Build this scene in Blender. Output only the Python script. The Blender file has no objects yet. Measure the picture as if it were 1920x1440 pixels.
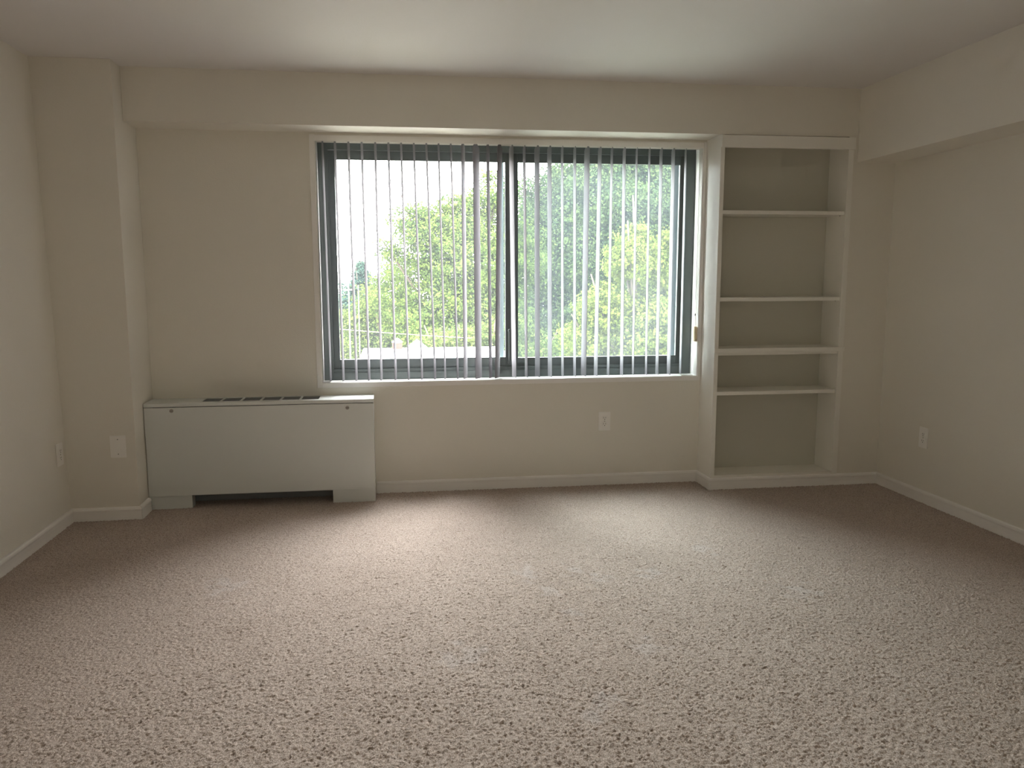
import bpy, bmesh, math, random
import numpy as np
from mathutils import Matrix, Vector, Quaternion

random.seed(7)
rng = np.random.default_rng(7)
scene = bpy.context.scene
COL = scene.collection

# ------------------------------------------------------------------ camera
FPX, PITCH, YAW, ROLL, EYE = 1517.68, math.radians(-7.7715), math.radians(7.7618), math.radians(-0.1794), 1.3093
Fv = Vector((math.sin(YAW)*math.cos(PITCH), math.cos(YAW)*math.cos(PITCH), math.sin(PITCH)))
R0 = Vector((math.cos(YAW), -math.sin(YAW), 0)); U0 = R0.cross(Fv)
Rv = R0*math.cos(ROLL)+U0*math.sin(ROLL); Uv = -R0*math.sin(ROLL)+U0*math.cos(ROLL)
cd = bpy.data.cameras.new('camera'); cam = bpy.data.objects.new('camera', cd); COL.objects.link(cam)
cam.matrix_world = Matrix(((Rv.x, Uv.x, -Fv.x, 0), (Rv.y, Uv.y, -Fv.y, 0), (Rv.z, Uv.z, -Fv.z, EYE), (0, 0, 0, 1)))
cd.sensor_width = 36; cd.lens = FPX/1920*36; cd.shift_x = 20.87/1920; cd.shift_y = 11.95/1920
cd.clip_start = 0.05; cd.clip_end = 500
scene.camera = cam

# ------------------------------------------------------------------ light
scene.view_settings.view_transform = 'Standard'; scene.view_settings.look = 'None'
scene.view_settings.gamma = 1; scene.view_settings.use_curve_mapping = False
scene.view_settings.exposure = 0.14
scene.cycles.use_denoising = True
scene.cycles.max_bounces = 16; scene.cycles.diffuse_bounces = 8; scene.cycles.transparent_max_bounces = 24
scene.cycles.transmission_bounces = 8; scene.cycles.sample_clamp_indirect = 12
scene.cycles.caustics_reflective = False; scene.cycles.caustics_refractive = False

world = bpy.data.worlds.new('sky'); scene.world = world; world.use_nodes = True
wn = world.node_tree; wn.nodes.clear()
wo = wn.nodes.new('ShaderNodeOutputWorld'); wb = wn.nodes.new('ShaderNodeBackground')
wc = wn.nodes.new('ShaderNodeTexCoord'); wsx = wn.nodes.new('ShaderNodeSeparateXYZ'); wr = wn.nodes.new('ShaderNodeValToRGB')
wn.links.new(wc.outputs['Generated'], wsx.inputs[0]); wn.links.new(wsx.outputs['Z'], wr.inputs[0])
wr.color_ramp.elements[0].position = 0.0; wr.color_ramp.elements[0].color = (1.0, 0.975, 0.965, 1)
wr.color_ramp.elements[1].position = 1.0; wr.color_ramp.elements[1].color = (0.95, 0.97, 1.0, 1)
wn.links.new(wr.outputs[0], wb.inputs['Color']); wb.inputs['Strength'].default_value = 43.0
wn.links.new(wb.outputs[0], wo.inputs['Surface'])

def light(name, kind, energy, color, loc, rot, **kw):
    ld = bpy.data.lights.new(name, kind); ld.energy = energy; ld.color = color
    for k, v in kw.items(): setattr(ld, k, v)
    o = bpy.data.objects.new(name, ld); o.location = loc; o.rotation_euler = rot; COL.objects.link(o); return o
# high sun behind the building: it lights the trees and the roof opposite, none of it enters the window
light('sun', 'SUN', 24.0, (1.0, 0.95, 0.84), (0, 0, 30), (math.radians(38), 0, math.radians(-30)), angle=math.radians(1.0))

# unseen warm fill lights added behind the viewer to lift the walls
light('rear_fill_light', 'AREA', 1.5, (1.0, 0.93, 0.80), (0.6, -2.9, 1.5), (math.radians(90), 0, 0), shape='RECTANGLE', size=3.2, size_y=1.7)
light('overhead_fill_light', 'AREA', 8.0, (1.0, 0.92, 0.78), (0.75, -0.9, 2.34), (0, 0, 0), shape='DISK', size=0.5)  # added fill without a fixture, brightens the left wall more than the pier
# sampling guide for the sky seen through the window (emits nothing itself)
pt = light('window_portal', 'AREA', 1.0, (1, 1, 1), (0.767, 5.15, 1.42), (math.radians(-90), 0, 0), shape='RECTANGLE', size=2.36, size_y=1.45)
pt.data.cycles.is_portal = True

# ------------------------------------------------------------------ materials
def new_mat(name):
    m = bpy.data.materials.new(name); m.use_nodes = True; nt = m.node_tree
    return m, nt, nt.nodes['Principled BSDF'], nt.nodes['Material Output']
def paint(name, col, rough=0.5, bump=0.0, scale=300, spec=0.3, mottle=0.0, metallic=0.0, mscale=3.0):
    m, nt, b, out = new_mat(name)
    b.inputs['Base Color'].default_value = (*col, 1); b.inputs['Roughness'].default_value = rough
    b.inputs['Specular IOR Level'].default_value = spec; b.inputs['Metallic'].default_value = metallic
    tc = nt.nodes.new('ShaderNodeTexCoord')
    if mottle:
        n = nt.nodes.new('ShaderNodeTexNoise'); n.inputs['Scale'].default_value = mscale; n.inputs['Detail'].default_value = 4
        mx = nt.nodes.new('ShaderNodeMix'); mx.data_type = 'RGBA'
        mx.inputs['A'].default_value = (*[c*(1-mottle) for c in col], 1); mx.inputs['B'].default_value = (*[min(1, c*(1+mottle)) for c in col], 1)
        nt.links.new(tc.outputs['Object'], n.inputs['Vector']); nt.links.new(n.outputs['Fac'], mx.inputs['Factor'])
        nt.links.new(mx.outputs['Result'], b.inputs['Base Color'])
    if bump:
        n = nt.nodes.new('ShaderNodeTexNoise'); n.inputs['Scale'].default_value = scale; n.inputs['Detail'].default_value = 3
        bp = nt.nodes.new('ShaderNodeBump'); bp.inputs['Strength'].default_value = bump; bp.inputs['Distance'].default_value = 0.002
        nt.links.new(tc.outputs['Object'], n.inputs['Vector']); nt.links.new(n.outputs['Fac'], bp.inputs['Height'])
        nt.links.new(bp.outputs['Normal'], b.inputs['Normal'])
    return m
WALLC = (0.775, 0.745, 0.672)
M_wall = paint('wall_paint', WALLC, 0.55, 0.35, 220, 0.3, 0.02)
M_ceil = paint('ceiling_paint', (0.73, 0.705, 0.685), 0.8, 0.3, 160, 0.2, 0.015)
M_trim = paint('trim_paint', (0.86, 0.84, 0.81), 0.35, 0.15, 60, 0.5, 0.02)
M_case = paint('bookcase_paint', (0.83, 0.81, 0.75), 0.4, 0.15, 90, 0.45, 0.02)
M_caseback_shade = paint('bookcase_back_shade', (0.60, 0.585, 0.51), 0.5, 0.2, 120, 0.35, 0.02)  # darker than the case: shade inside the recess put into the colour
M_metal = paint('convector_enamel', (0.68, 0.70, 0.675), 0.38, 0.05, 40, 0.5, 0.015)
M_plastic = paint('white_plastic', (0.88, 0.86, 0.82), 0.3, 0, 1, 0.5)
M_dark = paint('dark_slot', (0.02, 0.018, 0.015), 0.7)
M_grille = paint('grille_metal', (0.28, 0.29, 0.30), 0.5, spec=0.4)
M_screw = paint('screw_metal', (0.36, 0.34, 0.31), 0.45, metallic=0.3)
M_alu = paint('grey_green_aluminium', (0.115, 0.135, 0.132), 0.42, 0.05, 30, 0.5, 0.04, 0.0)
M_aludark = paint('dark_rubber_gasket', (0.05, 0.06, 0.06), 0.6)
M_skytint = paint('sky_reflection_tint', (0.55, 0.62, 0.68), 0.35, spec=0.5)  # pale blue is the sky's reflection put into the colour
M_cream = paint('cream_plastic', (0.78, 0.66, 0.43), 0.4, spec=0.5)
M_cord = paint('white_cord', (0.8, 0.78, 0.74), 0.6)
M_bark = paint('bark', (0.04, 0.03, 0.022), 0.9, 1.0, 12, 0.2, 0.25)
M_stucco = paint('white_stucco', (0.85, 0.85, 0.86), 0.8, 0.3, 8, 0.2, 0.02)
M_terra = paint('terracotta', (0.024, 0.007, 0.004), 0.8, 0.3, 20, 0.2, 0.1)
M_pole = paint('weathered_pole', (0.05, 0.046, 0.04), 0.9, 0.3, 10, 0.2, 0.1)
M_wire = paint('pale_cable', (0.2, 0.17, 0.10), 0.6)
M_roofgrey = paint('grey_roof', (0.20, 0.2, 0.2), 0.9, 0.3, 10, 0.2, 0.1)
M_ground = paint('ground_pavement', (0.10, 0.10, 0.08), 1.0, 0.5, 5, 0.1, 0.2)  # unseen ground, kept neutral grey so its bounce adds no green indoors

def leaf_mat(name, c1, c2, scale=1.7, trans=0.3):
    m, nt, b, out = new_mat(name); nt.nodes.remove(b)
    tc = nt.nodes.new('ShaderNodeTexCoord'); n = nt.nodes.new('ShaderNodeTexNoise'); n.inputs['Scale'].default_value = scale
    n.inputs['Detail'].default_value = 6; n.inputs['Roughness'].default_value = 0.7
    r = nt.nodes.new('ShaderNodeValToRGB'); r.color_ramp.elements[0].position = 0.36; r.color_ramp.elements[1].position = 0.62
    r.color_ramp.elements[0].color = (*c1, 1); r.color_ramp.elements[1].color = (*c2, 1)
    d = nt.nodes.new('ShaderNodeBsdfDiffuse'); t = nt.nodes.new('ShaderNodeBsdfTranslucent'); mx = nt.nodes.new('ShaderNodeMixShader')
    mx.inputs[0].default_value = trans
    L = nt.links
    L.new(tc.outputs['Object'], n.inputs['Vector']); L.new(n.outputs['Fac'], r.inputs[0])
    L.new(r.outputs[0], d.inputs[0]); L.new(r.outputs[0], t.inputs[0])
    L.new(d.outputs[0], mx.inputs[1]); L.new(t.outputs[0], mx.inputs[2]); L.new(mx.outputs[0], out.inputs[0])
    return m
M_leafA = leaf_mat('maple_leaves', (0.016, 0.030, 0.009), (0.050, 0.070, 0.015))
M_leafB = leaf_mat('tall_tree_leaves', (0.015, 0.028, 0.014), (0.044, 0.060, 0.019))
M_leafC = leaf_mat('yellow_green_leaves', (0.032, 0.047, 0.010), (0.074, 0.084, 0.019))
M_leafD = leaf_mat('pale_green_leaves', (0.022, 0.035, 0.011), (0.054, 0.069, 0.018))
M_leafE = leaf_mat('conifer_needles', (0.015, 0.03, 0.026), (0.027, 0.046, 0.032))

def glass_mat(name, clear, tint, haze):
    # clear glass with a translucent film that paints the outdoor haze onto the pane
    m, nt, b, out = new_mat(name); nt.nodes.remove(b); L = nt.links
    t = nt.nodes.new('ShaderNodeBsdfTransparent'); t.inputs[0].default_value = (*tint, 1)
    g = nt.nodes.new('ShaderNodeBsdfGlossy'); g.inputs['Roughness'].default_value = 0.02
    tr = nt.nodes.new('ShaderNodeBsdfTranslucent'); tr.inputs[0].default_value = (0.80, 0.88, 1.0, 1)
    tc = nt.nodes.new('ShaderNodeTexCoord'); n = nt.nodes.new('ShaderNodeTexNoise'); n.inputs['Scale'].default_value = 2.2; n.inputs['Detail'].default_value = 3
    mr = nt.nodes.new('ShaderNodeMapRange'); mr.inputs['From Min'].default_value = 0.3; mr.inputs['From Max'].default_value = 0.7
    mr.inputs['To Min'].default_value = haze*0.75; mr.inputs['To Max'].default_value = haze*1.25
    m1 = nt.nodes.new('ShaderNodeMixShader'); m2 = nt.nodes.new('ShaderNodeMixShader'); m2.inputs[0].default_value = 1-clear
    L.new(tc.outputs['Object'], n.inputs['Vector']); L.new(n.outputs['Fac'], mr.inputs['Value']); L.new(mr.outputs[0], m1.inputs[0])
    L.new(t.outputs[0], m1.inputs[1]); L.new(tr.outputs[0], m1.inputs[2])
    L.new(m1.outputs[0], m2.inputs[1]); L.new(g.outputs[0], m2.inputs[2]); L.new(m2.outputs[0], out.inputs[0])
    return m
M_glass = glass_mat('hazed_window_glass', 0.97, (0.96, 0.97, 0.96), 0.006)
M_screen = glass_mat('insect_mesh', 0.995, (0.80, 0.84, 0.84), 0.005)

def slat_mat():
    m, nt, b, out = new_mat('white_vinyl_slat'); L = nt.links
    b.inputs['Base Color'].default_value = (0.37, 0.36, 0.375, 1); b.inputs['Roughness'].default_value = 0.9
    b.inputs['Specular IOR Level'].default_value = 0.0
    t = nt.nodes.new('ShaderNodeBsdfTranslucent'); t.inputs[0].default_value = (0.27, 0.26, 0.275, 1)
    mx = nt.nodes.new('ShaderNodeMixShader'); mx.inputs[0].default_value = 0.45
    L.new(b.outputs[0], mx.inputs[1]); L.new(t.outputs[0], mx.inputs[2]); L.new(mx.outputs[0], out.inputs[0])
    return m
M_slat = slat_mat()

def carpet_mat(fine):
    m, nt, b, out = new_mat('beige_carpet' if fine else 'beige_carpet_back'); L = nt.links
    b.inputs['Roughness'].default_value = 1.0; b.inputs['Specular IOR Level'].default_value = 0.05
    b.inputs['Sheen Weight'].default_value = 0.25; b.inputs['Sheen Roughness'].default_value = 0.5
    b.inputs['Sheen Tint'].default_value = (1, 0.95, 0.9, 1)
    tc = nt.nodes.new('ShaderNodeTexCoord')
    n1 = nt.nodes.new('ShaderNodeTexNoise'); n1.inputs['Scale'].default_value = 260; n1.inputs['Detail'].default_value = 3
    n2 = nt.nodes.new('ShaderNodeTexNoise'); n2.inputs['Scale'].default_value = 2.4; n2.inputs['Detail'].default_value = 4
    r1 = nt.nodes.new('ShaderNodeValToRGB'); r1.color_ramp.elements[0].position = 0.3; r1.color_ramp.elements[1].position = 0.72
    r1.color_ramp.elements[0].color = (0.22, 0.160, 0.120, 1); r1.color_ramp.elements[1].color = (0.68, 0.58, 0.515, 1)
    mx = nt.nodes.new('ShaderNodeMix'); mx.data_type = 'RGBA'; mx.blend_type = 'MULTIPLY'; mx.inputs['Factor'].default_value = 1
    r2 = nt.nodes.new('ShaderNodeValToRGB'); r2.color_ramp.elements[0].position = 0.3; r2.color_ramp.elements[1].position = 0.75
    r2.color_ramp.elements[0].color = (0.93, 0.92, 0.91, 1); r2.color_ramp.elements[1].color = (1, 1, 1, 1)
    L.new(tc.outputs['Object'], n1.inputs['Vector']); L.new(tc.outputs['Object'], n2.inputs['Vector'])
    L.new(n1.outputs['Fac'], r1.inputs[0]); L.new(n2.outputs['Fac'], r2.inputs[0])
    L.new(r1.outputs[0], mx.inputs['A']); L.new(r2.outputs[0], mx.inputs['B'])
    last = mx.outputs['Result']
    if fine:
        at = nt.nodes.new('ShaderNodeAttribute'); at.attribute_name = 'brushed'
        m3 = nt.nodes.new('ShaderNodeMix'); m3.data_type = 'RGBA'; m3.inputs['B'].default_value = (0.62, 0.60, 0.61, 1)
        L.new(at.outputs['Fac'], m3.inputs['Factor']); L.new(last, m3.inputs['A']); last = m3.outputs['Result']
    L.new(last, b.inputs['Base Color'])
    bp = nt.nodes.new('ShaderNodeBump'); bp.inputs['Strength'].default_value = 0.5; bp.inputs['Distance'].default_value = 0.003
    n3 = nt.nodes.new('ShaderNodeTexNoise'); n3.inputs['Scale'].default_value = 380; n3.inputs['Detail'].default_value = 2
    L.new(tc.outputs['Object'], n3.inputs['Vector']); L.new(n3.outputs['Fac'], bp.inputs['Height']); L.new(bp.outputs['Normal'], b.inputs['Normal'])
    return m
M_carpet = carpet_mat(True); M_carpet2 = carpet_mat(False)

# ------------------------------------------------------------------ helpers
class MB:
    """collects boxes, prisms and tubes and links them as one mesh object"""
    def __init__(s): s.v = []; s.f = []
    def poly(s, vs, fs):
        o = len(s.v); s.v += [tuple(v) for v in vs]; s.f += [tuple(i+o for i in f) for f in fs]; return s
    def box(s, x0, x1, y0, y1, z0, z1):
        return s.poly([(x0,y0,z0),(x1,y0,z0),(x1,y1,z0),(x0,y1,z0),(x0,y0,z1),(x1,y0,z1),(x1,y1,z1),(x0,y1,z1)],
            [(0,3,2,1),(4,5,6,7),(0,1,5,4),(1,2,6,5),(2,3,7,6),(3,0,4,7)])
    def extrude(s, prof, p0, p1, out, up=(0,0,1), m0=0.0, m1=0.0):
        """prof: (d, h) points counter-clockwise; runs p0 to p1, d measured along out; m0/m1 mitre per unit of d"""
        p0 = Vector(p0); p1 = Vector(p1); o = Vector(out); u = Vector(up); t = (p1-p0).normalized(); n = len(prof)
        a = [p0+o*d+u*h+t*(m0*d) for d, h in prof]; b = [p1+o*d+u*h-t*(m1*d) for d, h in prof]
        return s.poly(a+b, [(i, (i+1) % n, n+(i+1) % n, n+i) for i in range(n)]+[tuple(range(n))[::-1], tuple(range(n, 2*n))])
    def tube(s, pts, radii, n=8, cap=True):
        pts = [Vector(p) for p in pts]; o = len(s.v); prev = None
        for i, p in enumerate(pts):
            t = (pts[min(i+1, len(pts)-1)]-pts[max(i-1, 0)]).normalized()
            a = t.orthogonal().normalized() if prev is None else (prev-t*prev.dot(t)).normalized()
            prev = a; b = t.cross(a); r = radii[i] if hasattr(radii, '__len__') else radii
            s.v += [tuple(p+(a*math.cos(k*2*math.pi/n)+b*math.sin(k*2*math.pi/n))*r) for k in range(n)]
        for i in range(len(pts)-1):
            for k in range(n): s.f.append((o+i*n+k, o+i*n+(k+1) % n, o+(i+1)*n+(k+1) % n, o+(i+1)*n+k))
        if cap: s.f.append(tuple(o+k for k in range(n))[::-1]); s.f.append(tuple(o+(len(pts)-1)*n+k for k in range(n)))
        return s
    def build(s, name, mat, parent=None, bevel=0, smooth=False, seg=2):
        me = bpy.data.meshes.new(name); me.from_pydata(s.v, [], s.f); me.materials.append(mat)
        bm = bmesh.new(); bm.from_mesh(me); bmesh.ops.recalc_face_normals(bm, faces=bm.faces)
        if bevel: bmesh.ops.bevel(bm, geom=list(bm.edges), offset=bevel, segments=seg, affect='EDGES', profile=0.6, clamp_overlap=True)
        bm.to_mesh(me); bm.free()
        if smooth: me.shade_smooth()
        o = bpy.data.objects.new(name, me); COL.objects.link(o)
        if parent is not None:
            o.parent = parent; w = Matrix.Translation(-world_loc(parent)); me.transform(w)
        return o
_loc = {}
def world_loc(o):
    v = Vector(o.location)
    return v + world_loc(o.parent) if o.parent else v
def tag(o, label=None, cat=None, group=None, kind=None):
    if label: o['label'] = label
    if cat: o['category'] = cat
    if group: o['group'] = group
    if kind: o['kind'] = kind
    return o
def empty(name, loc, label=None, cat=None, group=None, kind=None):
    o = bpy.data.objects.new(name, None); o.location = loc; o.empty_display_size = 0.1; COL.objects.link(o)
    return tag(o, label, cat, group, kind)
def struct(o, label=None): return tag(o, label, kind='structure')

# ------------------------------------------------------------------ room dimensions (metres)
XL, XLT, XC, YC, YM, YB = -1.749, -1.792, -1.3936, 4.579, 4.7225, 4.943
XS, XR, XRB, ZM, ZRB, H = 1.9646, 3.086, 2.8355, 2.159, 2.011, 2.44
YR = -3.2                      # wall behind the camera
WX0, WX1, WZ0, WZ1 = -0.412, 1.946, 0.697, 2.146    # window opening
TW = 0.22                      # outer wall thickness
BXR = 2.806                    # right edge of the bookcase

# floor: slab under the carpet, and the pile itself as real relief where it is seen
floor = struct(MB().box(XL-0.3, XR+0.3, YR-0.3, YB+TW, -0.25, -0.004).build('floor', M_carpet2), 'wall to wall beige carpet floor')
def tile_noise(n, lo, hi, seed):
    r = np.random.default_rng(seed); w = r.standard_normal((n, n)); F = np.fft.fft2(w)
    k = np.hypot(*np.meshgrid(np.fft.fftfreq(n), np.fft.fftfreq(n))); F *= np.exp(-((k-(lo+hi)/2)/((hi-lo)/2))**2)
    z = np.real(np.fft.ifft2(F)); return z/z.std()
STEP = 0.0046
gx = np.arange(XL+0.001, XR-0.001, STEP); gy = np.arange(1.75, YB-0.002, STEP)
GX, GY = np.meshgrid(gx, gy); nx, ny = len(gx), len(gy)
def tiled(z): return np.tile(z, (ny//z.shape[0]+1, nx//z.shape[1]+1))[:ny, :nx]
pile = tiled(tile_noise(512, 0.18, 0.48, 1))*0.0018 + tiled(tile_noise(700, 0.08, 0.22, 2))*0.0007 + tiled(tile_noise(900, 0.0, 0.03, 3))*0.0003
CREASES = [(-1.4886, 3.4249, -1.0465, 3.4184), (0.1389, 3.5099, 0.3547, 3.4989), (0.72, 3.6092, 1.0556, 3.5603), (-0.0975, 3.4716, 0.0427, 3.4642),
    (1.7998, 3.5897, 1.8639, 3.5804), (1.5232, 2.4927, 2.1118, 2.3369), (2.3205, 3.6194, 2.6297, 3.5659), (0.2119, 2.4613, 0.7405, 2.2691),
    (-0.8844, 3.0487, -0.6535, 3.0585), (-0.4367, 3.6344, -0.1487, 3.6204), (1.9191, 2.5069, 2.1728, 2.4578), (0.0243, 2.5234, 0.1476, 2.5348)]
wob = tiled(tile_noise(800, 0.0, 0.02, 4))*0.006
wob2 = tiled(tile_noise(850, 0.005, 0.05, 6))*0.8
for x0, y0, x1, y1 in CREASES:
    L = math.hypot(x1-x0, y1-y0); tx, ty = (x1-x0)/L, (y1-y0)/L
    s = (GX-x0)*tx+(GY-y0)*ty; d = -(GX-x0)*ty+(GY-y0)*tx+wob
    pile -= 0.0035*np.exp(-(d/0.003)**2)*np.clip(0.5+wob2, 0, 1)*np.clip(np.minimum(s, L-s)/0.03+0.5, 0, 1)
SPOTS = [(0.576, 3.433, 0.05), (0.646, 3.233, 0.034), (0.8, 3.455, 0.036), (0.895, 3.341, 0.035), (1.125, 3.374, 0.04), (0.686, 3.002, 0.028),
    (0.251, 2.683, 0.053), (0.882, 2.656, 0.042), (0.639, 2.332, 0.034), (0.192, 2.651, 0.044), (1.498, 3.65, 0.048), (0.575, 2.215, 0.036),
    (1.69, 3.07, 0.051), (-0.735, 3.482, 0.069)]
brushed = np.zeros_like(GX); edge = tiled(tile_noise(640, 0.01, 0.08, 5))
for x, y, r in SPOTS:
    d = np.hypot((GX-x)/(r*1.2), (GY-y)/(r*1.7)); brushed = np.maximum(brushed, np.clip(1.1-d+edge*0.5, 0, 1)*0.2)
pile -= brushed*0.002
# flatten the pile under the walls' feet
pile += 0.004
V = np.stack([GX.ravel(), GY.ravel(), pile.ravel()], 1).astype(np.float32)
idx = np.arange(nx*ny).reshape(ny, nx)
Q = np.stack([idx[:-1, :-1].ravel(), idx[:-1, 1:].ravel(), idx[1:, 1:].ravel(), idx[1:, :-1].ravel()], 1)
cx_ = (GX[:-1, :-1]+STEP/2).ravel(); cy_ = (GY[:-1, :-1]+STEP/2).ravel()
keep = ~(((cx_ < XC) & (cy_ > YC)) | ((cx_ > XS) & (cy_ > YM)))
Q = Q[keep]
def quad_mesh(name, V, Q, mat, smooth=True):
    me = bpy.data.meshes.new(name); me.vertices.add(len(V)); me.vertices.foreach_set('co', np.ascontiguousarray(V, dtype=np.float32).ravel())
    k = Q.shape[1]; me.loops.add(Q.size); me.loops.foreach_set('vertex_index', Q.astype(np.int32).ravel())
    me.polygons.add(len(Q)); me.polygons.foreach_set('loop_start', np.arange(0, Q.size, k, dtype=np.int32))
    me.polygons.foreach_set('loop_total', np.full(len(Q), k, dtype=np.int32))
    if smooth: me.polygons.foreach_set('use_smooth', np.ones(len(Q), dtype=bool))
    me.materials.append(mat); me.update(calc_edges=True); me.validate(); return me
me = quad_mesh('carpet_pile', V, Q, M_carpet)
a = me.attributes.new('brushed', 'FLOAT', 'POINT'); a.data.foreach_set('value', brushed.astype(np.float32).ravel())
o = bpy.data.objects.new('carpet_pile', me); COL.objects.link(o); o.parent = floor; tag(o, kind='stuff')

struct(MB().box(XL-0.3, XR+0.3, YR-0.3, YB+TW, H, H+0.25).build('ceiling', M_ceil), 'off-white painted ceiling')
# left wall leans out slightly towards the ceiling, as photographed
struct(MB().poly([(XL-0.25, YR, 0), (XL, YR, 0), (XL, YC+0.35, 0), (XL-0.25, YC+0.35, 0), (XL-0.25, YR, H), (XLT, YR, H), (XLT, YC+0.35, H), (XL-0.25, YC+0.35, H)],
    [(0,3,2,1),(4,5,6,7),(0,1,5,4),(1,2,6,5),(2,3,7,6),(3,0,4,7)]).build('wall_left', M_wall), 'beige left wall')
struct(MB().box(XR, XR+0.25, YR, YB+TW, 0, H).build('wall_right', M_wall), 'beige right wall')
struct(MB().box(XL-0.25, XR+0.25, YR-0.2, YR, 0, H).build('wall_rear', M_wall), 'beige wall behind the viewer')
struct(MB().poly([(XL-0.03, YC, 0), (XC, YC, 0), (XC, YB+TW, 0), (XL-0.03, YB+TW, 0), (XLT-0.03, YC, H), (XC-0.002, YC, H), (XC-0.002, YB+TW, H), (XLT-0.03, YB+TW, H)],
    [(0,3,2,1),(4,5,6,7),(0,1,5,4),(1,2,6,5),(2,3,7,6),(3,0,4,7)]).build('wall_pier', M_wall), 'beige pier in the left corner')
# window wall with its opening
struct(MB().box(XC, WX0, YB, YB+TW, 0, ZM).box(WX0, WX1, YB, YB+TW, 0, WZ0-0.02).box(WX0, WX1, YB, YB+TW, WZ1, ZM)
    .box(WX1, XR, YB, YB+TW, 0, ZM).build('wall_window', M_wall), 'beige window wall')
struct(MB().box(XC, XR, YM, YB+TW, ZM, H).build('ceiling_beam_window', M_wall), 'dropped beam above the window')
struct(MB().box(XRB, XR, YR, YM, ZRB, H).build('ceiling_beam_right', M_wall), 'dropped soffit along the right wall')
struct(MB().box(BXR+0.001, XR, YM, YB, 0, ZM).build('wall_corner', M_wall), 'narrow wall strip between bookcase and right wall')

# baseboards: flat foot, shallow hollow, rounded top
BB = [(0, 0), (0.013, 0), (0.0145, 0.006), (0.0125, 0.03), (0.0125, 0.052), (0.0145, 0.062), (0.0125, 0.070), (0.008, 0.0755), (0, 0.0765)]
def bb(name, p0, p1, out, label, m0=0, m1=0):
    return struct(MB().extrude(BB, p0, p1, out, m0=m0, m1=m1).build(name, M_trim, smooth=False), label)
bb('baseboard_left', (XL, YR, 0), (XL, YC, 0), (1, 0, 0), 'white baseboard of the left wall', m1=1)
bb('baseboard_pier', (XL, YC, 0), (XC, YC, 0), (0, -1, 0), 'white baseboard across the pier', m0=1, m1=-1)
MBp = MB().extrude([(d*1.25, h*1.03+0.001) for d, h in BB], (XC, YC, 0), (XC, 4.742, 0), (1, 0, 0), m0=-1, m1=0)
struct(MBp.build('baseboard_pier_side', M_trim, bevel=0.0012), 'short white baseboard return beside the heater')
bb('baseboard_window', (-0.104, YB, 0), (XS, YB, 0), (0, -1, 0), 'white baseboard below the window', m0=0, m1=1)
bb('baseboard_bookcase_side', (XS, YB, 0), (XS, YM, 0), (-1, 0, 0), 'white baseboard on the bookcase side', m0=1, m1=-1)
bb('baseboard_bookcase', (XS, YM, 0), (XR, YM, 0), (0, -1, 0), 'white baseboard under the bookcase', m0=-1, m1=1)
bb('baseboard_right', (XR, YM, 0), (XR, YR, 0), (-1, 0, 0), 'white baseboard of the right wall', m0=1)

# ------------------------------------------------------------------ window
win = struct(empty('window_1', ((WX0+WX1)/2, YB, WZ0)), 'two-pane sliding window in grey aluminium')
MB().box(WX0-0.030, WX0, YB-0.006, YB+0.012, WZ0-0.030, WZ1+0.002).box(WX1, WX1+0.0175, YB-0.006, YB+0.012, WZ0-0.030, WZ1+0.002)\
    .box(WX0, WX1, YB-0.006, YB+0.012, WZ0-0.030, WZ0-0.004).build('casing', M_trim, win, bevel=0.0012)
MB().box(WX0, WX1, YB-0.004, YB+TW, WZ0-0.02, WZ0).build('window_sill', M_trim, win, bevel=0.001)
MB().box(WX0, WX0+0.004, YB+0.001, YB+TW, WZ0, WZ1).box(WX1-0.004, WX1, YB+0.001, YB+TW, WZ0, WZ1)\
    .box(WX0, WX1, YB+0.001, YB+TW, WZ1-0.004, WZ1).build('reveal_lining', M_trim, win)
YF = YB+0.12
def frame_mb(x0, x1, z0, z1, l, r, b, t, y0, y1):
    return MB().box(x0, x0+l, y0, y1, z0, z1).box(x1-r, x1, y0, y1, z0, z1).box(x0+l, x1-r, y0, y1, z0, z0+b).box(x0+l, x1-r, y0, y1, z1-t, z1)
frame_mb(WX0+.004, WX1-.004, WZ0, WZ1-.004, .055, .058, .046, .060, YF, YF+.09).build('outer_frame', M_alu, win, bevel=0.002)
# track lips in front of and between the sashes
MB().box(WX0+.06, WX1-.06, YF+.004, YF+.010, .743, .764).box(WX0+.06, WX1-.06, YF+.046, YF+.05, .743, .775)\
    .box(WX0+.058, WX0+.064, YF+.004, YF+.01, .743, 2.082).box(WX1-.070, WX1-.062, YF+.004, YF+.01, .743, 2.082).build('track', M_alu, win, bevel=0.001)
s1 = frame_mb(WX0+.060, .763, .765, 2.080, .038, .037, .055, .050, YF+.012, YF+.040).build('sash', M_alu, win, bevel=0.002)
frame_mb(WX0+.098, .726, .820, 2.030, .004, .004, .004, .004, YF+.010, YF+.030).build('gasket', M_alu, s1)
MB().box(WX0+.102, .722, YF+.024, YF+.028, .824, 2.026).build('glass', M_glass, s1)
s2 = frame_mb(.763, WX1-.060, .745, 2.082, .037, .036, .068, .050, YF+.020, YF+.048).build('sash', M_alu, win, bevel=0.002)
frame_mb(.800, WX1-.096, .813, 2.032, .004, .004, .004, .004, YF+.018, YF+.040).build('gasket', M_alu, s2)
MB().box(.804, WX1-.100, YF+.034, YF+.038, .817, 2.028).build('glass', M_glass, s2)
scr = MB().box(.700, WX1-.062, YF+.0745, YF+.0755, .77, 2.076).build('insect_screen', M_screen, win)
frame_mb(.690, WX1-.060, .752, 2.082, .030, .060, .030, .030, YF+.070, YF+.082).build('sky_reflection_frame', M_skytint, scr, bevel=0.001)  # pale frame added in place of the sky reflected in the sash jamb
lt = MB().box(.742, .752, YF-.004, YF+.014, .800, .985).build('latch', M_alu, win, bevel=0.002)
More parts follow.
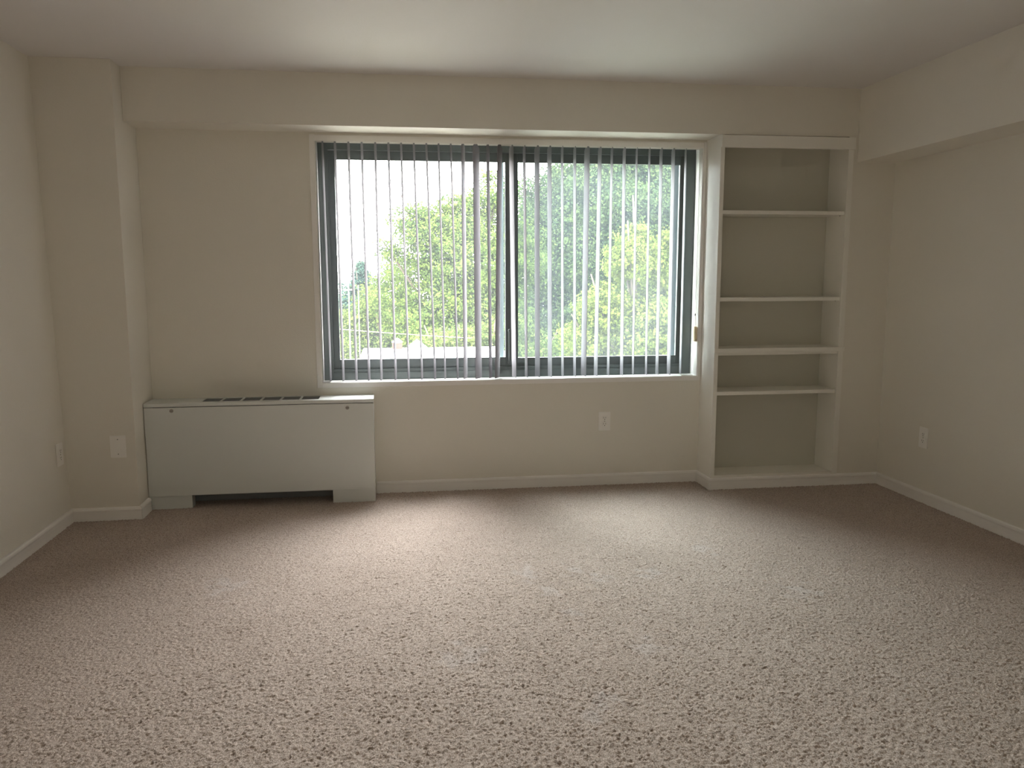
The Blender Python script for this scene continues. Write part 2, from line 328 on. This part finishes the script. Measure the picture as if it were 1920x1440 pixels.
MB().tube([(.747, YF-.008, .992), (.747, YF+.012, .992)], .010, 12).box(.738, .756, YF-.006, YF+.012, .782, .800).build('latch_bolt', M_alu, lt)

# ------------------------------------------------------------------ vertical blind
blind = empty('vertical_blind', ((WX0+WX1)/2, YB+.03, WZ1), 'white vertical blind with open vinyl slats hanging in the window', 'blind')
hr = MB().box(WX0-.002, WX1-.004, YB-.006, YB-.002, 2.110, 2.1435).box(WX0+.001, WX1-.006, YB-.002, YB+.062, 2.130, 2.1435).box(WX0+.001, WX1-.006, YB+.058, YB+.062, 2.112, 2.1435)
hr.build('headrail', M_trim, blind, bevel=0.0008)
TOPX = [-0.3718, -0.2996, -0.2216, -0.1442, -0.0656, 0.0116, 0.0859, 0.1611, 0.2351, 0.3078, 0.3808, 0.455, 0.5331, 0.605, 0.6776, 0.7478, 0.8265, 0.9048, 0.9818, 1.0611, 1.1395, 1.2175, 1.2978, 1.3734, 1.4517, 1.5307, 1.6123, 1.6875, 1.7657, 1.8456]
BOTX = [-0.366, -0.2894, -0.2109, -0.1346, -0.0603, 0.0263, 0.1065, 0.1884, 0.269, 0.3311, 0.4096, 0.4585, 0.5403, 0.6158, 0.6571, 0.7641, 0.8422, 0.913, 0.9924, 1.0738, 1.1521, 1.2096, 1.2888, 1.3698, 1.4585, 1.5327, 1.6197, 1.6928, 1.7705, 1.8478]
# visible face width of each slat in cm, sign = which face is turned to the room
WID = [1.0, 1.3, 1.3, 1.3, 1.3, 1.2, 1.1, 1.1, 1.1, 1.0, 1.0, 2.4, 4.0, 1.9, 3.0, -2.7, -1.7, -3.1, -2.6, -1.5, -1.7, -3.3, -2.3, -1.5, -1.9, -1.2, -1.2, -1.9, -2.2, -1.2]
SW = 0.089
for i, (xt, xb, w) in enumerate(zip(TOPX, BOTX, WID)):
    yc = YB+.047; phi = math.atan2(xt, yc)
    aa = phi + math.asin(w/100/SW)
    dx, dy = math.sin(aa), math.cos(aa); px, py = dy, -dx
    mb = MB(); n = 6; rows = [(0.0, 1.0)]
    z1, z0 = 2.118, 0.7035+0.001*math.sin(i*3.1)
    prof = []
    for k in range(n+1):
        s = (k/n-.5)*SW; c = 0.005*(1-(2*s/SW)**2)
        prof.append((s, c))
    levels = [(z0, 1), ((z0+z1)/2, 1), (z1-.02, 1), (z1, .55)]
    vs = []; th = 0.0009
    for z, sc in levels:
        cx = xb+(xt-xb)*(z-z0)/(z1-z0)
        for side in (0, 1):
            for s, c in (prof if side == 0 else prof[::-1]):
                q = c+th*side; vs.append((cx+dx*s*sc+px*q, yc+dy*s*sc+py*q, z))
    m = 2*(n+1)
    fs = [(l*m+k, l*m+(k+1) % m, (l+1)*m+(k+1) % m, (l+1)*m+k) for l in range(3) for k in range(m)]
    fs += [tuple(range(m))[::-1], tuple(3*m+k for k in range(m))]
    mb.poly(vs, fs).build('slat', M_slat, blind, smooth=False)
# pull cords with their tensioner on the right jamb
xj = WX1-.012
def cord(x, y, z0):
    pts = [(x+.0015*math.sin(k*.9), y+.001*math.cos(k*1.3), 2.128+(z0-2.128)*k/12) for k in range(13)]
    return MB().tube(pts, .0016, 6).build('pull_cord', M_cord, blind, smooth=True)
cord(xj-.003, YB+.012, 1.01); cord(xj-.002, YB+.030, 1.01)
c3 = MB().tube([(xj-.006, YB+.020, 2.128), (xj-.006, YB+.021, 1.6), (xj-.006, YB+.020, 1.09)], .0014, 6).build('pull_cord', M_cord, blind, smooth=True)
MB().tube([(xj-.006, YB+.020, 1.092), (xj-.006, YB+.020, 1.080)], [.003, .004], 8).build('cord_end', M_dark, c3)
tens = empty('cord_tensioner', (WX1-.004, YB+.02, .905), 'small cream plastic cord holder screwed to the right window jamb', 'cord holder')
MB().box(WX1-.024, WX1-.0045, YB+.008, YB+.034, .915, 1.010).build('housing', M_cream, tens, bevel=0.004)
MB().tube([(WX1-.0145, YB+.004, .925), (WX1-.0145, YB+.034, .925)], .0085, 14).build('cord_eye', M_cream, tens)
MB().tube([(WX1-.0145, YB+.0025, .925), (WX1-.0145, YB+.005, .925)], .0028, 10).build('screw', M_screw, tens)

# ------------------------------------------------------------------ built-in bookcase
bk = empty('bookcase', ((XS+BXR)/2, YM, 0), 'built-in white bookcase with four shelves right of the window', 'bookcase')
PI_ = 1.990; SI = 2.772
MB().box(XS, PI_, YM, YB, .0, ZM-.001).build('side_panel', M_case, bk, bevel=0.0012)
MB().box(SI, BXR, YM-.007, YB, .0, ZM-.001).build('side_panel', M_case, bk, bevel=0.0012)
MB().box(PI_, SI, YB-.012, YB-.001, .06, ZM-.002).build('back_panel', M_caseback_shade, bk)
MB().box(XS+.001, BXR+.006, YM-.014, YM+.012, 2.084, ZM-.005).build('header', M_case, bk, bevel=0.0015)
MB().box(PI_, SI, YM, YB-.012, .0, .092).build('bottom_board', M_case, bk, bevel=0.0012)
for z0, z1 in ((1.697, 1.719), (1.175, 1.198), (.597, .6195)):
    MB().box(PI_+.001, SI-.001, YM+.004, YB-.0125, z0, z1).build('shelf', M_case, bk, bevel=0.0015)
sh = MB().box(XS-.003, BXR+.006, YM-.010, YM+.008, .862, .888).box(PI_+.001, SI-.001, YM+.008, YB-.0125, .862, .888).build('shelf', M_case, bk, bevel=0.0012)
tag(sh, 'thicker middle shelf with a proud front edge')
MB().box(PI_+.001, SI-.001, YM+.004, YM+.016, .845, .862).build('shelf_rail', M_case, bk)
for z in (1.692, 1.170, .592):
    for x in (PI_+.004, SI-.004):
        MB().tube([(x, YM+.05, z), (x, YM+.05, z+.005)], .003, 8).build('shelf_pin', M_screw, bk)

# ------------------------------------------------------------------ convector heater
HX0, HX1, HY, HT = -1.3895, -0.108, 4.745, .622
ht = empty('convector_heater', ((HX0+HX1)/2, HY, 0), 'grey metal convector cabinet with slotted top under the window', 'heater')
MB().box(HX0, HX1, HY, HY+.0025, .084, .5975).box(HX0, HX0+.002, HY+.0025, YB-.001, .084, .5975).box(HX1-.002, HX1, HY+.0025, YB-.001, .084, .5975).build('cabinet', M_metal, ht, bevel=0.0008)
# lid with a row of six slots: slot bounds leave real holes
lid = MB(); SL = [(-1.083+.112*k, -1.083+.112*k+.099) for k in range(6)]; y0s, y1s = 4.786, 4.924
lid.box(HX0, HX1+.002, HY-.003, y0s, HT-.002, HT).box(HX0, HX1+.002, y1s, YB-.001, HT-.002, HT).box(HX0, SL[0][0], y0s, y1s, HT-.002, HT).box(SL[-1][1], HX1+.002, y0s, y1s, HT-.002, HT)
for k in range(5): lid.box(SL[k][1], SL[k+1][0], y0s, y1s, HT-.002, HT)
lid.box(HX0, HX1+.002, HY-.003, HY-.001, .6015, HT-.002).box(HX1, HX1+.002, HY-.001, YB-.001, .601, HT-.002)
lid.build('lid', M_metal, ht, bevel=0.0006)
for a_, b_ in SL:
    g = MB().box(a_, b_, y0s, y1s, HT-.0125, HT-.0105)
    for j in range(12):
        yy = y0s+.004+j*(y1s-y0s-.008)/11; g.box(a_, b_, yy-.0012, yy+.0012, HT-.0105, HT-.003)
    g.build('grille', M_grille, ht)
for x, z in ((-1.240, .578), (-.258, .573)):
    sc_ = MB().tube([(x, HY+.001, z), (x, HY-.0035, z)], [.0115, .0105], 20).build('access_screw', M_screw, ht)
    MB().box(x-.008, x+.008, HY-.0042, HY-.0034, z-.001, z+.001).build('screw_slot', M_dark, sc_)
MB().box(HX0, -1.155, HY+.010, HY+.013, .004, .086).box(HX0, HX0+.002, HY+.013, YB-.016, .004, .086).box(-1.157, -1.155, HY+.013, HY+.08, .004, .086).build('foot', M_metal, ht, bevel=0.0006)
MB().box(-.3555, HX1-.001, HY+.007, HY+.010, .004, .084).box(HX1-.002, HX1, HY+.004, YB-.016, .004, .084).box(-.3555, -.3535, HY+.004, HY+.08, .004, .084).build('foot', M_metal, ht, bevel=0.0006)
MB().box(HX0+.003, HX1-.003, YB-.03, YB-.018, .003, .58).build('back_plate', M_grille, ht)
MB().tube([(HX0+.01, HY+.11, .06), (HX1-.01, HY+.11, .06)], .011, 10).build('pipe', M_grille, ht)

# ------------------------------------------------------------------ outlets
def outlet(name, loc, rz, label, blank=False, w=.0775, h=.121):
    """plate lies in the xz plane, facing -y, then turned by rz"""
    root = empty(name, loc, label, 'outlet' if not blank else 'cover plate'); root.rotation_euler = (0, 0, rz)
    def part(mb, n, m, p=root, bevel=0, smooth=False):
        me = bpy.data.meshes.new(n); me.from_pydata(mb.v, [], mb.f); me.materials.append(m); bm = bmesh.new(); bm.from_mesh(me)
        bmesh.ops.recalc_face_normals(bm, faces=bm.faces)
        if bevel: bmesh.ops.bevel(bm, geom=list(bm.edges), offset=bevel, segments=2, affect='EDGES', clamp_overlap=True)
        bm.to_mesh(me); bm.free(); o = bpy.data.objects.new(n, me); COL.objects.link(o); o.parent = p; return o
    part(MB().box(-w/2, w/2, -.006, .0, -h/2, h/2), 'plate', M_plastic, bevel=.0025)
    if blank:
        for z in (.040, -.041): part(MB().tube([(0, -.0055, z), (0, -.0072, z)], .0032, 12), 'screw', M_screw)
        return root
    for sgn in (1, -1):
        zc = sgn*.0195
        ring = [(.0172*math.cos(t), .0172*math.sin(t)) for t in [k*2*math.pi/24 for k in range(24)]]
        ring = [(x, max(-.0142, min(.0142, z))) for x, z in ring]; n = len(ring)
        f = MB().poly([(x, -.0055, zc+z) for x, z in ring]+[(x*.96, -.0082, zc+z*.96) for x, z in ring],
            [(k, (k+1) % n, n+(k+1) % n, n+k) for k in range(n)]+[tuple(range(n, 2*n))])
        r = part(f, 'receptacle', M_plastic)
        part(MB().box(-.0075, -.0053, -.0086, -.0080, zc-.001, zc+.0075).box(.0053, .0075, -.0086, -.0080, zc, zc+.0068)
            .tube([(0, -.0080, zc-.0075), (0, -.0086, zc-.0075)], .0026, 10), 'slots', M_dark, r)
    part(MB().tube([(0, -.0055, 0), (0, -.0074, 0)], .003, 12), 'screw', M_screw)
    return root
outlet('outlet', (1.338, YB, .417), 0, 'white duplex outlet on the wall below the window')
outlet('outlet', (XR, 4.284, .3855), -math.pi/2, 'white duplex outlet on the right wall', w=.080, h=.122)
outlet('outlet', (XL-.006, 4.490, .398), math.pi/2, 'white duplex outlet on the left wall beside the pier', w=.080, h=.122)
outlet('blank_cover_plate', (-1.484, YC, .415), 0, 'blank white plate with two screws on the corner pier', True, w=.082, h=.123)

# ------------------------------------------------------------------ outdoors
GZ = -8.5
struct(MB().box(-80, 90, YB+1.5, 160, GZ-.5, GZ).build('ground', M_ground), 'grey paved ground far below the window')

def leaves(blobs, size, dens, up=0.5, seed=0, clump=0.30):
    r = np.random.default_rng(seed); P = []; N = []
    for (cx, cy, cz, rad) in blobs:
        nc = max(24, int(90*rad*rad*dens)); d = r.standard_normal((nc, 3)); d /= np.linalg.norm(d, axis=1)[:, None]
        rr = rad*(0.25+0.82*np.sqrt(r.random(nc))); cc = np.array([cx, cy, cz])+d*rr[:, None]*np.array([1, 1, .92])
        per = int(62*(0.0064/(size*size)))
        sig = clump*(0.6+0.6*r.random(nc))
        p = np.repeat(cc, per, 0)+r.standard_normal((nc*per, 3))*np.repeat(sig, per)[:, None]*np.array([1, 1, .55])*.75
        n = np.repeat(d, per, 0)*.6+r.standard_normal((nc*per, 3))*.7+np.array([0, 0, up]); P.append(p); N.append(n)
    P = np.concatenate(P); N = np.concatenate(N); N /= np.linalg.norm(N, axis=1)[:, None]
    a = np.cross(N, r.standard_normal(N.shape)); a /= np.linalg.norm(a, axis=1)[:, None]; b = np.cross(N, a)
    s = size*(0.6+0.8*r.random(len(P)))[:, None]
    V = np.stack([P-a*s*.55, P+b*s*.38, P+a*s*.6, P-b*s*.38], 1).reshape(-1, 3)
    return V, np.arange(len(V)).reshape(-1, 4)

def tree(name, label, x, y, blobs, mat, size, dens=1.0, group=None, trunk=.28, clump=.3, seed=0):
    root = empty(name, (x, y, GZ), label, 'tree', group)
    V, Q = leaves(blobs, size, dens, seed=seed, clump=clump)
    me = quad_mesh('foliage', V-np.array([x, y, GZ]), Q, mat, smooth=False)
    f = bpy.data.objects.new('foliage', me); COL.objects.link(f); f.parent = root; tag(f, kind='stuff')
    top = max(b[2] for b in blobs); n = 7
    pts = [(x+.25*math.sin(k*1.1+seed), y+.2*math.cos(k*1.7), GZ+(top-GZ)*.9*k/n) for k in range(n+1)]
    MB().tube(pts, [trunk*(1-.11*k) for k in range(n+1)], 10).build('trunk', M_bark, root, smooth=True)
    for j, (cx, cy, cz, rad) in enumerate(blobs):
        z0 = GZ+(top-GZ)*.45+(cz-GZ)*.12; z0 = min(z0, cz-.2); k = min(n, max(0, (z0-GZ)/((top-GZ)*.9)*n)); p0 = Vector(pts[int(k)]).lerp(Vector(pts[min(n, int(k)+1)]), k-int(k))
        p1 = Vector((cx, cy, cz)); md = p0.lerp(p1, .5)+Vector((0, 0, -.12*(p1-p0).length))
        MB().tube([p0, p0.lerp(md, .5), md, p1, p1+(p1-md)*.4], [trunk*.38, trunk*.32, trunk*.25, trunk*.14, .02], 7).build('branch', M_bark, root, smooth=True)
    return root
def at(Y, L, Y2=None, jit=1.2):
    r = random.Random(len(L)*7+int(Y)); k = (Y2 or Y)/Y
    return [(x*k, Y*k+r.uniform(-jit, jit), 1.31+(z-1.31)*k, q*k) for x, z, q in L]
tree('maple_tree', 'large spreading green tree filling the middle of the left pane', 3.3, 35.5, at(32, [(0.87, 3.46, 0.8), (1.47, 2.44, 1.16), (2.52, 3.26, 1.27), (2.92, 1.83, 1.9), (1.02, 0.59, 1.69), (2.48, -0.25, 2.11), (3.67, 3.88, 1.05), (4.19, 4.7, 0.84), (4.4, 2.24, 1.9), (-0.01, 2.48, 0.38), (3.64, -0.26, 1.9), (1.39, 3.76, 0.53), (2.52, 4.12, 0.53)], 35.5), M_leafA, .095, 1.05, clump=.30, seed=1)
tree('tall_tree', 'tall blue-green tree reaching above the right pane', 11.0, 43, at(37, [(6.8, 5.02, 1.02), (7.78, 5.62, 1.1), (6.56, 3.11, 1.71), (8.06, 2.63, 2.44), (9.79, 4.81, 2.68), (10.25, 7.19, 1.95), (12.31, 5.56, 2.44), (8.84, -0.56, 2.68), (13.4, 3.13, 2.19), (12.51, 7.71, 1.95), (6.32, -0.53, 2.19), (11.6, .6, 2.4), (14.6, .4, 2.3)], 43), M_leafB, .12, 1.25, clump=.42, trunk=.4, seed=2)
tree('yellow_green_tree', 'nearest bright yellow-green tree low in the right pane', 7.0, 22.5, at(22, [(6.45, 1.81, 0.65), (7.22, 1.51, 0.87), (8.15, 1.36, 0.87), (5.63, 0.64, 0.65), (6.94, 0.03, 1.16), (5.26, -0.24, 0.65), (8.04, -0.43, 0.87), (6.03, -0.85, 1.01), (6.66, 2.39, 0.41), (8.05, 2.32, 0.51), (9.2, .8, 1.1), (7.2, -1.8, 1.2), (5.2, -1.6, .9)], jit=.6), M_leafC, .075, 1.2, clump=.20, trunk=.2, seed=3)
tree('pale_tree', 'low pale green tree at the left edge of the left pane', -.5, 45, at(40, [(-1.04, 0.17, 0.84), (0.12, 0.68, 1.11), (-1.78, -0.86, 0.92), (-0.31, -1.39, 1.32), (1.13, -0.62, 1.32), (-2.12, -2.02, 0.79), (-1.1, -2.3, 1.05), (0.41, 1.96, 0.74), (0.98, -1.93, 1.32)], 45), M_leafD, .11, .9, clump=.34, trunk=.22, seed=4)
tree('hazy_tree', 'faint bluish tree farthest left on the skyline', -2.9, 62, at(55, [(-2.83, -0.07, 0.8), (-3.21, -1.3, 1.45), (-1.11, -1.32, 1.81), (-3.15, 0.81, 0.65), (-4.11, -2.0, 1.81), (-6.5, -2, 2.2)], 62), M_leafE, .16, .6, clump=.5, trunk=.3, seed=5)
tree('rounded_tree', 'low green tree just above the white roof, right end', 3.3, 28.5, at(28, [(1.51, -1.06, 0.74), (2.43, -0.98, 0.77), (3.46, -0.81, 0.83), (4.31, -0.82, 1.01), (5.16, -1.21, 0.83), (2.9, -2.2, 1.2), (4.6, -2.3, 1.2)]), M_leafD, .085, .9, clump=.26, trunk=.2, seed=6)
tree('background_tree', 'dark tree closing the view behind the tall blue-green tree', 17, 56, [(11.2, 56, 5.2, 2.2), (14.0, 56.5, 7.0, 2.8), (17.5, 56, 8.2, 3.2), (21, 56.4, 8.6, 3.2), (11.0, 56, 1.6, 2.6), (14.8, 56.4, 2.4, 3.2), (19.0, 56, 3.2, 3.6), (23, 56, 4.0, 3.4), (10.4, 56.2, -2.2, 2.6), (15, 56, -2.4, 3.0), (20, 56.4, -1.6, 3.2)], M_leafB, .19, .9, clump=.6, trunk=.4, seed=9)
# conifer with layered drooping boughs
cb = [(-1.72+math.cos(k*2.4)*.07*k, 52+math.sin(k*2.4)*.07*k, 2.3-.19*k, .12+.045*k) for k in range(26)]
tree('conifer', 'blue-green conifer pointing above the low trees on the left', -1.72, 52, cb, M_leafE, .13, 1.6, clump=.16, trunk=.22, seed=8)

# white building opposite with parapet roof, chimney and neighbouring gable
wbld = empty('white_building', (1.2, 21, GZ), 'flat-roofed white building below the left pane', 'building')
bx0, bx1 = -.752, 3.128
MB().box(bx0, bx1, 20.4, 23.96, GZ, -.95).build('wall', M_stucco, wbld)
MB().box(bx0-.04, bx1+.04, 20.36, 24.0, -.95, -.668).build('parapet', M_stucco, wbld, bevel=.02)
for k in range(3):
    w_ = MB().box(bx0+.6+k*1.2, bx0+1.3+k*1.2, 20.37, 20.42, -3.6, -2.3).build('window', M_stucco, wbld, bevel=.01)
    MB().box(bx0+.66+k*1.2, bx0+1.24+k*1.2, 20.355, 20.368, -3.54, -2.36).build('pane', M_aludark, w_)
ch = empty('chimney', (.19, 23.6, -.668), 'terracotta chimney with pale cap standing on the white roof', 'chimney')
MB().box(.045, .335, 23.46, 23.74, -.668, -.475).build('stack', M_terra, ch, bevel=.01)
MB().tube([(.19, 23.6, -.475), (.19, 23.6, -.45), (.19, 23.6, -.42), (.19, 23.6, -.36)], [.15, .155, .11, .04], 16).build('cap', M_stucco, ch, smooth=True)
gb = empty('gabled_house', (.81, 24.3, GZ), 'small white gable peeking over the white roof', 'building')
MB().poly([(x, y, z) for y in (24.3, 25.2) for x, z in ((.40, GZ), (1.22, GZ), (1.22, -.86), (.81, -.53), (.40, -.86))],
    [(0,1,2,3,4), (9,8,7,6,5), (0,4,9,5), (1,6,7,2), (2,7,8,3), (3,8,9,4)]).build('wall', M_stucco, gb)
MB().poly([(x, y, z) for y in (24.25, 25.25) for x, z in ((.34, -.905), (.81, -.53), (1.28, -.905), (1.28, -.875), (.81, -.50), (.34, -.875))],
    [(0,1,4,5), (1,2,3,4), (11,10,7,6), (10,9,8,7), (5,4,10,11), (4,3,9,10), (0,6,7,1), (1,7,8,2), (0,5,11,6), (2,8,9,3)]).build('roof', M_roofgrey, gb)
# utility poles and the cable between them
up = empty('utility_pole', (-1.72, 37, GZ), 'pale utility pole standing before the trees on the left', 'pole')
MB().tube([(-1.80, 37, GZ), (-1.80, 37, 1.18)], [.05, .03], 10).build('pole', M_pole, up, smooth=True)
MB().box(-1.98, -1.62, 36.96, 37.04, .86, .93).build('crossarm', M_pole, up)
u2 = empty('utility_pole', (-1.6, 38.0, GZ), 'second, shorter utility pole right of the first', 'pole')
MB().tube([(-1.42, 38.2, GZ), (-1.42, 38.2, 1.1)], [.04, .025], 10).build('pole', M_pole, u2, smooth=True)
pts = []
for k in range(25):
    t = k/24; pts.append((-2.4+5.0*t, 26.0, -.13-.42*t-.1*t*(1-t)))
tag(MB().tube(pts, .009, 6).build('power_cable', M_wire, smooth=True), 'thin pale cable strung before the trees above the white roof', 'cable')
